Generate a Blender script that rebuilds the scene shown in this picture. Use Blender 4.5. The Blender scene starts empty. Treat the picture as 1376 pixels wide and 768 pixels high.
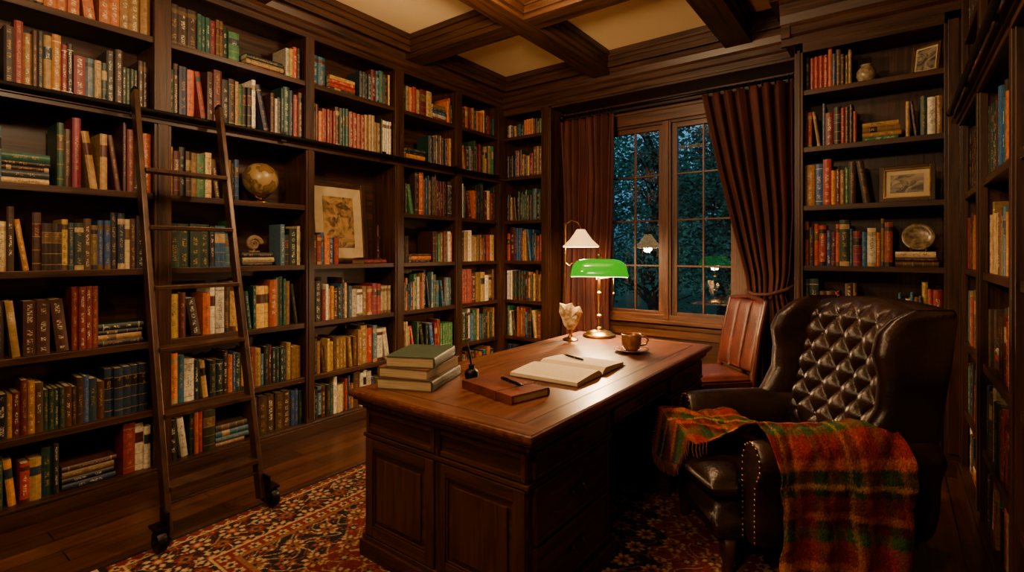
import bpy, bmesh, math, random
import numpy as np
from mathutils import Vector, Matrix
random.seed(31); np.random.seed(7)
S=bpy.context.scene
def hexl(h,k=1.0):
    h=h.lstrip('#'); o=[]
    for i in (0,2,4):
        c=int(h[i:i+2],16)/255
        o.append((c/12.92 if c<=.04045 else ((c+.055)/1.055)**2.4)*k)
    return tuple(o)
# ---------------------------------------------------------------- mesh builder
class MB:
    def __init__(s): s.v=[];s.f=[];s.m=[];s.c=[];s.t=[];s.uv=[];s.useuv=False
    def add(s,vs,fs,mat=0,col=(1,1,1),tcol=(1,1,1),uvs=None):
        o=len(s.v); s.v.extend([tuple(a) for a in vs])
        for i,f in enumerate(fs):
            s.f.append(tuple(o+k for k in f)); s.m.append(mat); s.c.append(col); s.t.append(tcol)
            s.uv.append(uvs[i] if uvs else None)
    def box(s,x0,x1,y0,y1,z0,z1,mat=0,col=(1,1,1),auto=False):
        if x0>x1:x0,x1=x1,x0
        if y0>y1:y0,y1=y1,y0
        if z0>z1:z0,z1=z1,z0
        if auto:
            d=(x1-x0,y1-y0,z1-z0); mat=mat+d.index(max(d))
        s.add([(x0,y0,z0),(x1,y0,z0),(x1,y1,z0),(x0,y1,z0),(x0,y0,z1),(x1,y0,z1),(x1,y1,z1),(x0,y1,z1)],
              [(0,3,2,1),(4,5,6,7),(0,1,5,4),(1,2,6,5),(2,3,7,6),(3,0,4,7)],mat,col)
    def grid(s,rows,closed=False,mat=0,col=(1,1,1),cap=False):
        n=len(rows[0]); vs=[p for r in rows for p in r]; fs=[]
        for i in range(len(rows)-1):
            for j in range(n if closed else n-1):
                k=(j+1)%n
                fs.append((i*n+j,i*n+k,(i+1)*n+k,(i+1)*n+j))
        if cap:
            fs.append(tuple(range(n-1,-1,-1))); fs.append(tuple((len(rows)-1)*n+j for j in range(n)))
        s.add(vs,fs,mat,col)
    def lathe(s,prof,cx=0,cy=0,cz=0,n=32,mat=0,col=(1,1,1)):
        rows=[[(cx+r*math.cos(2*math.pi*j/n),cy+r*math.sin(2*math.pi*j/n),cz+z) for j in range(n)] for r,z in prof]
        s.grid(rows,True,mat,col,cap=True)
    def tube(s,pts,r,n=10,mat=0,col=(1,1,1)):
        pts=[Vector(p) for p in pts]; rs=r if isinstance(r,(list,tuple)) else [r]*len(pts)
        rows=[]; up=None
        for i,p in enumerate(pts):
            t=(pts[min(i+1,len(pts)-1)]-pts[max(i-1,0)]).normalized()
            if up is None:
                a=Vector((0,0,1)) if abs(t.z)<.9 else Vector((1,0,0)); up=(a-t*a.dot(t)).normalized()
            else: up=(up-t*up.dot(t)).normalized()
            b=t.cross(up)
            rows.append([p+(up*math.cos(2*math.pi*j/n)+b*math.sin(2*math.pi*j/n))*rs[i] for j in range(n)])
        s.grid(rows,True,mat,col,cap=True)
    def sphere(s,c,r,n=12,mat=0,col=(1,1,1),sc=(1,1,1)):
        rows=[]
        for i in range(n//2+1):
            a=-math.pi/2+math.pi*i/(n//2)
            rr=max(math.cos(a),.001)
            rows.append([(c[0]+r*sc[0]*rr*math.cos(2*math.pi*j/n),c[1]+r*sc[1]*rr*math.sin(2*math.pi*j/n),c[2]+r*sc[2]*math.sin(a)) for j in range(n)])
        s.grid(rows,True,mat,col,cap=True)
    def obj(s,name,mats,parent=None,smooth=False,bevel=0,sub=0,cattr=False,recalc=False,loc=None,rot=None,solid=0,auto=None):
        me=bpy.data.meshes.new(name); me.from_pydata(s.v,[],s.f)
        for m in mats: me.materials.append(m)
        me.polygons.foreach_set('material_index',s.m)
        if cattr:
            tot=[len(f) for f in s.f]
            ca=me.color_attributes.new('Col','FLOAT_COLOR','CORNER')
            arr=np.repeat(np.array([(c[0],c[1],c[2],1) for c in s.c],dtype=np.float32),tot,axis=0)
            ca.data.foreach_set('color',arr.ravel())
            cb=me.color_attributes.new('TCol','FLOAT_COLOR','CORNER')
            arr=np.repeat(np.array([(c[0],c[1],c[2],1) for c in s.t],dtype=np.float32),tot,axis=0)
            cb.data.foreach_set('color',arr.ravel())
            uvl=me.uv_layers.new(name='UVMap'); u=[]
            for f,q in zip(s.f,s.uv):
                if q: 
                    for a in q: u.extend(a)
                else: u.extend([9.0,9.0]*len(f))
            uvl.data.foreach_set('uv',u)
        if recalc:
            bm=bmesh.new(); bm.from_mesh(me); bmesh.ops.recalc_face_normals(bm,faces=bm.faces); bm.to_mesh(me); bm.free()
        if smooth: me.polygons.foreach_set('use_smooth',[True]*len(me.polygons))
        me.update()
        ob=bpy.data.objects.new(name,me); S.collection.objects.link(ob)
        if parent: ob.parent=parent
        if loc: ob.location=loc
        if rot: ob.rotation_euler=rot
        if solid:
            mo=ob.modifiers.new('So','SOLIDIFY'); mo.thickness=solid
        if bevel:
            mo=ob.modifiers.new('B','BEVEL'); mo.width=bevel; mo.segments=2; mo.limit_method='ANGLE'; mo.angle_limit=math.radians(40)
        if sub:
            mo=ob.modifiers.new('S','SUBSURF'); mo.levels=sub; mo.render_levels=sub
        if auto: 
            me.set_sharp_from_angle(angle=math.radians(auto))
        return ob
def empty(name,loc=(0,0,0),rz=0):
    e=bpy.data.objects.new(name,None); e.location=loc; e.rotation_euler=(0,0,rz); e.empty_display_size=.1
    S.collection.objects.link(e); return e
# ---------------------------------------------------------------- materials
def newmat(name):
    m=bpy.data.materials.new(name); m.use_nodes=True; nt=m.node_tree
    b=nt.nodes['Principled BSDF']; return m,nt,b
def noise_mat(name,c1,c2,scale=(8,8,8),rough=.5,metal=0,bump=.0,bscale=None,detail=5,dist=0,sheen=0,coat=0,spec=.5,rvar=0,sss=0):
    m,nt,b=newmat(name); N=nt.nodes; L=nt.links
    tc=N.new('ShaderNodeTexCoord'); mp=N.new('ShaderNodeMapping'); mp.inputs['Scale'].default_value=scale
    no=N.new('ShaderNodeTexNoise'); no.inputs['Scale'].default_value=1; no.inputs['Detail'].default_value=detail; no.inputs['Distortion'].default_value=dist
    cr=N.new('ShaderNodeValToRGB'); cr.color_ramp.elements[0].position=.3; cr.color_ramp.elements[1].position=.72
    cr.color_ramp.elements[0].color=(*c1,1); cr.color_ramp.elements[1].color=(*c2,1)
    L.new(tc.outputs['Object'],mp.inputs[0]); L.new(mp.outputs[0],no.inputs['Vector']); L.new(no.outputs[0],cr.inputs[0]); L.new(cr.outputs[0],b.inputs['Base Color'])
    b.inputs['Roughness'].default_value=rough; b.inputs['Metallic'].default_value=metal
    b.inputs['Specular IOR Level'].default_value=spec
    if sss: b.inputs['Subsurface Weight'].default_value=sss; b.inputs['Subsurface Radius'].default_value=(.03,.015,.006)
    if sheen: b.inputs['Sheen Weight'].default_value=sheen; b.inputs['Sheen Tint'].default_value=(*c2,1)
    if coat: b.inputs['Coat Weight'].default_value=coat; b.inputs['Coat Roughness'].default_value=.25
    if rvar:
        mr=N.new('ShaderNodeMapRange'); mr.inputs['To Min'].default_value=rough-rvar; mr.inputs['To Max'].default_value=rough+rvar
        L.new(no.outputs[0],mr.inputs[0]); L.new(mr.outputs[0],b.inputs['Roughness'])
    if bump:
        bp=N.new('ShaderNodeBump'); bp.inputs['Strength'].default_value=bump; bp.inputs['Distance'].default_value=.01
        if bscale:
            n2=N.new('ShaderNodeTexNoise'); n2.inputs['Scale'].default_value=bscale; n2.inputs['Detail'].default_value=4
            L.new(tc.outputs['Object'],n2.inputs['Vector']); L.new(n2.outputs[0],bp.inputs['Height'])
        else: L.new(no.outputs[0],bp.inputs['Height'])
        L.new(bp.outputs[0],b.inputs['Normal'])
    return m
def woods(name,c1,c2,rough=.38,k=1,coat=0,spec=.5):
    r=[]
    for ax in range(3):
        sc=[38*k,38*k,38*k]; sc[ax]=2.2*k
        r.append(noise_mat(name+'_'+'xyz'[ax],c1,c2,tuple(sc),rough,bump=.12,detail=7,dist=.6,coat=coat,rvar=.08,spec=spec))
    return r
W=woods('dark_walnut',hexl('1a0d04'),hexl('48280f'),.42,spec=.4)
WD=woods('desk_oak',hexl('200f06'),hexl('502c12'),.42,spec=.4)
WT=woods('desk_top_oak',hexl('3a1a08'),hexl('6c3a16'),.36,1.0,coat=.12)
WL=woods('trim_walnut',hexl('341b0a'),hexl('663a18'),.42)
WR=woods('red_mahogany',hexl('32120a'),hexl('5a2714'),.38)
BRASS=noise_mat('antique_brass',hexl('8a6428'),hexl('c29a4e'),(20,20,20),.28,1.0)
IRON=noise_mat('blackened_iron',hexl('0e0c0b'),hexl('1d1916'),(20,20,20),.42,.7)
BRONZE=noise_mat('dark_bronze',hexl('2b1a0c'),hexl('4c301a'),(14,14,14),.38,.35)
LEATHER=noise_mat('dark_brown_leather',hexl('150b07'),hexl('341f17'),(6,6,6),.34,bump=.22,bscale=90,spec=.55,rvar=.06)
LEATHER2=noise_mat('red_leather',hexl('34120a'),hexl('5c2415'),(6,6,9),.42,bump=.2,bscale=70)
LEATHER3=noise_mat('tan_journal_leather',hexl('40180a'),hexl('6c2f15'),(9,9,9),.42,bump=.2,bscale=90)
VELVET=noise_mat('burgundy_velvet',hexl('2c0b07'),hexl('521c12'),(6,6,2),.8,sheen=.22,bump=.15,bscale=120)
CREAM=noise_mat('ceiling_cream_paint',hexl('f0d49c'),hexl('f6dca8'),(3,3,3),.85)
PAPER=noise_mat('aged_paper',hexl('bfa97c'),hexl('d0bd94'),(12,12,12),.8)
MATB=noise_mat('mat_board_cream',hexl('b09a70'),hexl('c0ac84'),(12,12,12),.8)
STONE=noise_mat('amber_alabaster',hexl('6a3a14'),hexl('ffe6ac'),(26,26,26),.2,bump=.5,bscale=40,sss=.15,detail=3)
CERAM=noise_mat('amber_stoneware',hexl('5a3414'),hexl('96602a'),(25,25,25),.25,coat=.4)
COFFEE=noise_mat('coffee',hexl('120703'),hexl('1a0b05'),(5,5,5),.1)

def floor_mat():
    m,nt,b=newmat('floor_dark_oak_planks'); N=nt.nodes;L=nt.links
    tc=N.new('ShaderNodeTexCoord'); mp=N.new('ShaderNodeMapping'); mp.inputs['Rotation'].default_value=(0,0,math.pi/2)
    br=N.new('ShaderNodeTexBrick'); br.inputs['Scale'].default_value=1; br.inputs['Brick Width'].default_value=1.3; br.inputs['Row Height'].default_value=.13
    br.inputs['Mortar Size'].default_value=.003; br.inputs['Color1'].default_value=(*hexl('40230f'),1); br.inputs['Color2'].default_value=(*hexl('603719'),1); br.inputs['Mortar'].default_value=(*hexl('0c0603'),1)
    m2=N.new('ShaderNodeMapping'); m2.inputs['Scale'].default_value=(40,2,1)
    no=N.new('ShaderNodeTexNoise'); no.inputs['Scale'].default_value=1; no.inputs['Detail'].default_value=8; no.inputs['Distortion'].default_value=.8
    mx=N.new('ShaderNodeMix'); mx.data_type='RGBA'; mx.blend_type='MULTIPLY'; mx.inputs[0].default_value=.8
    cr=N.new('ShaderNodeValToRGB'); cr.color_ramp.elements[0].position=.35; cr.color_ramp.elements[0].color=(.35,.3,.28,1); cr.color_ramp.elements[1].position=.65
    L.new(tc.outputs['Object'],mp.inputs[0]); L.new(mp.outputs[0],br.inputs[0]); L.new(tc.outputs['Object'],m2.inputs[0]); L.new(m2.outputs[0],no.inputs[0])
    L.new(no.outputs[0],cr.inputs[0]); L.new(br.outputs[0],mx.inputs[6]); L.new(cr.outputs[0],mx.inputs[7]); L.new(mx.outputs[2],b.inputs['Base Color'])
    bp=N.new('ShaderNodeBump'); bp.inputs['Strength'].default_value=.2; bp.inputs['Distance'].default_value=.005
    L.new(br.outputs[0],bp.inputs['Height']); L.new(bp.outputs[0],b.inputs['Normal']); b.inputs['Roughness'].default_value=.33
    return m
FLOOR=floor_mat()
def book_mat():
    m,nt,b=newmat('book_cloth_and_leather'); N=nt.nodes;L=nt.links
    a=N.new('ShaderNodeAttribute'); a.attribute_name='Col'; t=N.new('ShaderNodeAttribute'); t.attribute_name='TCol'
    uv=N.new('ShaderNodeUVMap'); uv.uv_map='UVMap'; sp=N.new('ShaderNodeSeparateXYZ'); L.new(uv.outputs[0],sp.inputs[0])
    s1=N.new('ShaderNodeMath'); s1.operation='SUBTRACT'; s1.inputs[1].default_value=.5; L.new(sp.outputs[0],s1.inputs[0])
    s2=N.new('ShaderNodeMath'); s2.operation='ABSOLUTE'; L.new(s1.outputs[0],s2.inputs[0])
    s3=N.new('ShaderNodeMath'); s3.operation='LESS_THAN'; s3.inputs[1].default_value=.2; L.new(s2.outputs[0],s3.inputs[0])
    mp=N.new('ShaderNodeMapping'); mp.inputs['Scale'].default_value=(4.5,190,1); L.new(uv.outputs[0],mp.inputs[0])
    no=N.new('ShaderNodeTexNoise'); no.inputs['Scale'].default_value=1; no.inputs['Detail'].default_value=1; L.new(mp.outputs[0],no.inputs[0])
    g=N.new('ShaderNodeMath'); g.operation='GREATER_THAN'; g.inputs[1].default_value=.53; L.new(no.outputs[0],g.inputs[0])
    m3=N.new('ShaderNodeMapping'); m3.inputs['Scale'].default_value=(.01,22,1); L.new(uv.outputs[0],m3.inputs[0])
    n3=N.new('ShaderNodeTexNoise'); n3.inputs['Scale'].default_value=1; n3.inputs['Detail'].default_value=0; L.new(m3.outputs[0],n3.inputs[0])
    g3=N.new('ShaderNodeMath'); g3.operation='GREATER_THAN'; g3.inputs[1].default_value=.47; L.new(n3.outputs[0],g3.inputs[0])
    mu=N.new('ShaderNodeMath'); mu.operation='MULTIPLY'; L.new(s3.outputs[0],mu.inputs[0]); L.new(g.outputs[0],mu.inputs[1])
    mu2=N.new('ShaderNodeMath'); mu2.operation='MULTIPLY'; L.new(mu.outputs[0],mu2.inputs[0]); L.new(g3.outputs[0],mu2.inputs[1])
    mu3=N.new('ShaderNodeMath'); mu3.operation='MULTIPLY'; mu3.inputs[1].default_value=.8; L.new(mu2.outputs[0],mu3.inputs[0])
    mx=N.new('ShaderNodeMix'); mx.data_type='RGBA'; L.new(mu3.outputs[0],mx.inputs[0]); L.new(a.outputs['Color'],mx.inputs[6]); L.new(t.outputs['Color'],mx.inputs[7])
    tc=N.new('ShaderNodeTexCoord'); n2=N.new('ShaderNodeTexNoise'); n2.inputs['Scale'].default_value=45; n2.inputs['Detail'].default_value=6; L.new(tc.outputs['Object'],n2.inputs[0])
    mr=N.new('ShaderNodeMapRange'); mr.inputs['From Min'].default_value=.25; mr.inputs['From Max'].default_value=.75; mr.inputs['To Min'].default_value=.55; mr.inputs['To Max'].default_value=1.25; L.new(n2.outputs[0],mr.inputs[0])
    mm=N.new('ShaderNodeMix'); mm.data_type='RGBA'; mm.blend_type='MULTIPLY'; mm.inputs[0].default_value=1; L.new(mx.outputs[2],mm.inputs[6]); L.new(mr.outputs[0],mm.inputs[7])
    L.new(mm.outputs[2],b.inputs['Base Color']); b.inputs['Roughness'].default_value=.48
    return m
BOOK=book_mat()
def vcol_mat(name,rough=.9,bs=250,sheen=.3,bump=.5):
    m,nt,b=newmat(name); N=nt.nodes;L=nt.links
    a=N.new('ShaderNodeAttribute'); a.attribute_name='Col'
    tc=N.new('ShaderNodeTexCoord'); n2=N.new('ShaderNodeTexNoise'); n2.inputs['Scale'].default_value=bs; n2.inputs['Detail'].default_value=3; L.new(tc.outputs['Object'],n2.inputs[0])
    mr=N.new('ShaderNodeMapRange'); mr.inputs['To Min'].default_value=.4; mr.inputs['To Max'].default_value=1.5; L.new(n2.outputs[0],mr.inputs[0])
    mm=N.new('ShaderNodeMix'); mm.data_type='RGBA'; mm.blend_type='MULTIPLY'; mm.inputs[0].default_value=1; L.new(a.outputs['Color'],mm.inputs[6]); L.new(mr.outputs[0],mm.inputs[7])
    L.new(mm.outputs[2],b.inputs['Base Color']); b.inputs['Roughness'].default_value=rough; b.inputs['Sheen Weight'].default_value=sheen
    b.inputs['Specular IOR Level'].default_value=.15
    bp=N.new('ShaderNodeBump'); bp.inputs['Strength'].default_value=bump; bp.inputs['Distance'].default_value=.004; L.new(n2.outputs[0],bp.inputs['Height']); L.new(bp.outputs[0],b.inputs['Normal'])
    return m
RUGM=vcol_mat('persian_wool',.95,180,.05); WOOL=vcol_mat('striped_wool',.95,110,.0,1.0)
def glow_mat(name,base,em,strength,rough=.3):
    m,nt,b=newmat(name); b.inputs['Base Color'].default_value=(*base,1); b.inputs['Emission Color'].default_value=(*em,1)
    N=nt.nodes;L=nt.links; tc=N.new('ShaderNodeTexCoord'); no=N.new('ShaderNodeTexNoise'); no.inputs['Scale'].default_value=9
    mr=N.new('ShaderNodeMapRange'); mr.inputs['To Min'].default_value=strength*.8; mr.inputs['To Max'].default_value=strength*1.2
    L.new(tc.outputs['Object'],no.inputs[0]); L.new(no.outputs[0],mr.inputs[0]); L.new(mr.outputs[0],b.inputs['Emission Strength'])
    b.inputs['Roughness'].default_value=rough; return m
GREEN=glow_mat('green_cased_glass',(.01,.14,.004),(.045,.62,.0),.72,.10)
SHADEIN=glow_mat('opal_glass_lining',(.9,.85,.6),(1,.80,.40),8)
SHADE=glow_mat('parchment_shade',(.8,.55,.25),(1,.55,.18),1.9,.8)
SHADEL=glow_mat('shade_lining_glow',(.9,.8,.6),(1,.66,.30),5,.8)
BULB=glow_mat('warm_bulb',(1,.9,.7),(1,.75,.4),25)
def glass_mat():
    m=bpy.data.materials.new('window_glass'); m.use_nodes=True; nt=m.node_tree; N=nt.nodes; L=nt.links; N.clear()
    o=N.new('ShaderNodeOutputMaterial'); t=N.new('ShaderNodeBsdfTransparent'); t.inputs[0].default_value=(.9,.95,.97,1)
    g=N.new('ShaderNodeBsdfGlossy'); g.inputs['Roughness'].default_value=.0
    lw=N.new('ShaderNodeFresnel'); lw.inputs[0].default_value=1.5
    ad=N.new('ShaderNodeMath'); ad.operation='ADD'; ad.inputs[1].default_value=.07; L.new(lw.outputs[0],ad.inputs[0])
    mx=N.new('ShaderNodeMixShader'); L.new(ad.outputs[0],mx.inputs[0]); L.new(t.outputs[0],mx.inputs[1]); L.new(g.outputs[0],mx.inputs[2]); L.new(mx.outputs[0],o.inputs[0])
    return m
GLASS=glass_mat()
def art_mat(name,paper,ink,sc):
    m,nt,b=newmat(name); N=nt.nodes;L=nt.links
    tc=N.new('ShaderNodeTexCoord'); no=N.new('ShaderNodeTexNoise'); no.inputs['Scale'].default_value=sc; no.inputs['Detail'].default_value=9; no.inputs['Distortion'].default_value=1.6
    cr=N.new('ShaderNodeValToRGB'); e=cr.color_ramp.elements; e[0].position=.38; e[0].color=(*ink,1); e[1].position=.6; e[1].color=(*paper,1)
    x=e.new(.47); x.color=(*[(a+b_)/2.2 for a,b_ in zip(paper,ink)],1)
    L.new(tc.outputs['Object'],no.inputs[0]); L.new(no.outputs[0],cr.inputs[0]); L.new(cr.outputs[0],b.inputs['Base Color']); b.inputs['Roughness'].default_value=.4
    return m
ART=art_mat('sepia_engraving',hexl('a5814c'),hexl('4a3220'),11)
ART2=art_mat('pencil_landscape',hexl('9a8c70'),hexl('3a3128'),14)
# ---------------------------------------------------------------- room
XL=-3.56; YC=4.60; YB=4.92; YR=4.20; XR=.345; ZC=3.31; YF=-1.9
def simple(name,boxes,mats,bevel=0,auto=True,**k):
    mb=MB()
    for b in boxes: mb.box(*b,auto=auto)
    return mb.obj(name,mats,bevel=bevel,**k)
simple('floor',[(XL-.5,XR+.5,YF-.1,YB+.15,-.1,0)],[FLOOR],auto=False)
simple('ceiling',[(XL-.5,XR+.5,YF-.1,YB+.15,ZC,ZC+.1)],[CREAM],auto=False)
simple('wall_left',[(XL-.45,XL-.36,YF,YB+.1,0,ZC)],W)
simple('wall_right',[(XR+.36,XR+.45,YF,YB+.1,0,ZC)],W)
simple('wall_front',[(XL-.45,XR+.45,YF-.1,YF,0,ZC)],W)
wx0,wx1,wz0,wz1=-2.44,-1.12,.74,2.68
simple('wall_back',[(XL-.45,wx0,YB,YB+.1,0,ZC),(wx1,XR+.45,YB,YB+.1,0,ZC),(wx0,wx1,YB,YB+.1,0,wz0),(wx0,wx1,YB,YB+.1,wz1,ZC)],W)
def cornice(mb,axis,a0,a1,base,sgn,z0,z1,out=.13,mat=0):
    H=z1-z0
    pr=[(-.02,0),(.012,0),(.012,.14),(.03,.18),(.03,.30),(.045,.36),(.055,.50),(.085,.66),(.115,.74),(.12,.80),(out,.84),(out,1),(-.02,1)]
    rows=[]
    for a in (a0,a1):
        r=[]
        for q,t in pr:
            q=q*(out/.13)
            r.append((base+sgn*q,a,z0+t*H) if axis=='y' else (a,base+sgn*q,z0+t*H))
        rows.append(r)
    mb.grid(rows,True,mat,cap=True)
mb=MB(); cornice(mb,'y',YF,YC,XL,1,3.02,ZC,.14); mb.obj('trim_1',[W[1]],recalc=True)
mb=MB(); cornice(mb,'x',XL,-.62,YC,-1,2.95,ZC,.15); mb.box(-2.92,-.62,YC,YB,2.93,ZC,0); mb.obj('trim_2',[W[0]],recalc=True)
mb=MB(); cornice(mb,'x',-.66,XR,YR,-1,2.9,ZC,.16); mb.box(-.655,-.60,YR-.05,YC,2.95,ZC,0); mb.box(-.72,-.6,YR-.13,YC,3.2,ZC,0); mb.obj('trim_3',[W[0]],recalc=True)
mb=MB(); cornice(mb,'y',YF,YR,XR,-1,3.02,ZC,.14); mb.obj('trim_4',[W[1]],recalc=True)
mb=MB()
def beam(x0,x1,y0,y1):
    mb.box(x0,x1,y0,y1,3.12,ZC,auto=True)
xs=[(-2.385,-2.205),(-1.14,-.93)]; ys=[(3.09,3.29),(1.62,1.82),(.15,.35),(-1.3,-1.1)]
for a,b in xs: beam(a,b,YF,YC-.05)
for a,b in ys: mb.box(XL,XR,a,b,3.125,ZC,auto=True)
cx=[XL+.12,-2.385,-2.205,-1.14,-.93,XR-.12]; cy=[YF,-1.3,-1.1,.15,.35,1.62,1.82,3.09,3.29,YC-.13]
for i in (0,2,4):
    for j in (0,2,4,6,8):
        x0,x1,y0,y1=cx[i],cx[i+1],cy[j],cy[j+1]
        for k,(d,z) in enumerate(((.016,3.165),(.032,3.215),(.05,3.262))):
            mb.box(x0-.005,x0+d,y0,y1,z,ZC,auto=True); mb.box(x1-d,x1+.005,y0,y1,z,ZC,auto=True)
            mb.box(x0,x1,y0-.005,y0+d,z,ZC,auto=True); mb.box(x0,x1,y1-d,y1+.005,z,ZC,auto=True)
mb.obj('ceiling_beams',W,bevel=.003)
# ---------------------------------------------------------------- bookcases
ZS=[.10,.45,.86,1.30,1.75,2.24,2.69]; ZTOP=3.05
def mapper(kind):
    if kind=='L': return lambda s,q,z:(XL-q,s,z)
    if kind=='C': return lambda s,q,z:(s,YC+q,z)
    if kind=='B': return lambda s,q,z:(s,YR+q,z)
    if kind=='R': return lambda s,q,z:(XR+q,s,z)
def sbox(mb,P,s0,s1,q0,q1,z0,z1):
    a=P(s0,q0,z0); b=P(s1,q1,z1); mb.box(a[0],b[0],a[1],b[1],a[2],b[2],auto=True)
def bookcase(kind,divs,shelves,ztop,depth,skip=(),ledge=None,sidedepth=None):
    P=mapper(kind); mb=MB(); s0=divs[0][0]; s1=divs[-1][1]
    sbox(mb,P,s0,s1,depth-.015,depth,0,ztop+.25)
    for a,b in divs:
        sbox(mb,P,a+.012,b-.012,.01,depth-.01,0,ztop+.2)
        sbox(mb,P,a,b,-.012,.02,0,ztop+.2)
        if b-a>.05:
            sbox(mb,P,a+.018,b-.018,-.02,-.01,.14,2.19 if ledge else ztop)
    sbox(mb,P,s0,s1,-.012,.02,ztop-.02,ztop+.2)
    sbox(mb,P,s0,s1,-.03,.0,0,.085); sbox(mb,P,s0,s1,-.02,.0,.085,.1)
    for i in range(len(divs)-1):
        a=divs[i][1]-.014; b=divs[i+1][0]+.014
        for j,z in enumerate(shelves):
            if (i,j) in skip: continue
            sbox(mb,P,a,b,.012,depth-.01,z-.028,z)
            sbox(mb,P,a,b,.0,.016,z-.036,z+.001)
        sbox(mb,P,a,b,.012,depth-.01,ztop,ztop+.03)
    if ledge:
        sbox(mb,P,s0,s1,-.035,.0,ledge-.045,ledge-.012); sbox(mb,P,s0,s1,-.05,.0,ledge-.014,ledge+.003); sbox(mb,P,s0,s1,-.022,.0,ledge-.07,ledge-.04)
    if sidedepth: sbox(mb,P,divs[0][0],divs[0][0]+.03,.0,sidedepth,0,ztop+.2)
    mb.obj('bookcase',W,bevel=.0025)
LD=[(-.9,-.81),(.17,.26),(1.164,1.254),(2.15,2.22),(3.01,3.11),(3.80,3.89),(4.49,4.60)]
bookcase('L',LD,ZS,ZTOP,.34,skip={(3,4)},ledge=2.24)
CD=[(-3.58,-3.55),(-3.04,-2.92)]
bookcase('C',CD,ZS,ZTOP-.1,.31)
ZB=[.10,.45,.87,1.30,1.73,2.15,2.56]
BD=[(-.575,-.52),(.255,.345)]
bookcase('B',BD,ZB,2.85,.34,sidedepth=.72)
RD=[(-1.3,-1.22),(-.4,-.32),(.55,.63),(1.5,1.58),(2.42,2.50),(3.32,3.40),(4.12,4.2)]
bookcase('R',RD,ZS,ZTOP,.34,ledge=2.24)
# ---------------------------------------------------------------- books
DARK=['18301f','20402a','152042','1a1816','38200d','4c2614','561510','121212','1c3138','432c17','182a40','3c1d0e','15352f','52351a','2c1a10','641a12','24261c','142a24']
CRM=['b8975e','a37f46','c8b280','906a36','d8cdb0','84632f','78582a','ded4ba']
ACC=['962c18','ac5422','b87c28','1f566a','225344','6c1a2c','822222','2c4e80','7a6030','306a40','98341c','aa3420','22527a','c06a26','d0a850','4a6a78']
GOLD=hexl('9e7a3a')
def pick(mode):
    r=random.random()
    a,b=mode
    L=DARK if r<a else (CRM if r<b else ACC)
    h=random.choice(L); k=random.uniform(.6,1.2); c=hexl(h,k); br=(.06,.038,.02); mxf=random.uniform(.0,.10)
    return tuple(min(1,x*(1-mxf)+y*mxf) for x,y in zip(c,br))
def add_book(mb,P,flip,o,ea,eb,ec,w,d,h,col,style=None,lab=None):
    o=Vector(o);ea=Vector(ea);eb=Vector(eb);ec=Vector(ec)
    def X(a,b,c):
        p=o+ea*a+eb*b+ec*c; return P(p.x,p.y,p.z)
    lum=sum(col)/3
    tc=GOLD if lum<.12 and random.random()<.6 else (hexl('cabfa0') if lum<.18 else hexl('2c1f16'))
    if style is None: style=random.choice([0,0,1,2,3,3,4])
    if lab is None: lab=random.choice([hexl('4a1a12'),hexl('16120f'),hexl('a08658'),hexl('20303a'),hexl('5a4220')])
    if style==0: B=[(0,.06,col,0),(.06,.94,col,1),(.94,1,col,0)]
    elif style==1: B=[(0,.1,col,0),(.1,.112,tc,0),(.112,.88,col,1),(.88,.892,tc,0),(.892,1,col,0)]
    elif style==2: B=[(0,.12,col,0),(.12,.130,GOLD,0),(.130,.35,col,0),(.35,.36,GOLD,0),(.36,.58,col,0),(.58,.59,GOLD,0),(.59,.8,lab,1),(.8,.81,GOLD,0),(.81,1,col,0)]
    elif style==3: B=[(0,.2,col,0),(.2,.8,col,1),(.8,1,col,0)]
    else: B=[(0,.10,lab,0),(.10,.80,col,1),(.80,.90,lab,0),(.9,1,col,0)]
    bul=min(.007,w*.22); ns=4
    rnd=random.uniform(0,50)
    vs=[]
    cl=[0]+[b[1]*h for b in B]
    for c in cl:
        for i in range(ns+1):
            u=i/ns; vs.append(X(u*w,.004-bul*math.sin(math.pi*u)-.0,c))
    n=ns+1; 
    base=len(mb.v); mb.v.extend(vs)
    for k,(c0,c1,cc,tx) in enumerate(B):
        for i in range(ns):
            q=(k*n+i,k*n+i+1,(k+1)*n+i+1,(k+1)*n+i)
            uq=[(i/ns,c0*h+rnd),((i+1)/ns,c0*h+rnd),((i+1)/ns,c1*h+rnd),(i/ns,c1*h+rnd)]
            if flip: q=q[::-1]; uq=uq[::-1]
            mb.f.append(tuple(base+x for x in q)); mb.m.append(0); mb.c.append(cc); mb.t.append(tc); mb.uv.append(uq if tx else None)
    def bx(a0,a1,b0,b1,c0,c1,cc):
        v=[X(a0,b0,c0),X(a1,b0,c0),X(a1,b1,c0),X(a0,b1,c0),X(a0,b0,c1),X(a1,b0,c1),X(a1,b1,c1),X(a0,b1,c1)]
        f=[(0,3,2,1),(4,5,6,7),(0,1,5,4),(1,2,6,5),(2,3,7,6),(3,0,4,7)]
        if flip: f=[q[::-1] for q in f]
        mb.add(v,f,0,cc)
    t=.0025
    bx(0,t,.004,d,0,h,col); bx(w-t,w,.004,d,0,h,col)
    pg=hexl(random.choice(['b8a67e','a89066','c2b492','988258']))
    bx(t,w-t,.005,d-.004,.003,h-.004,pg)
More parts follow.
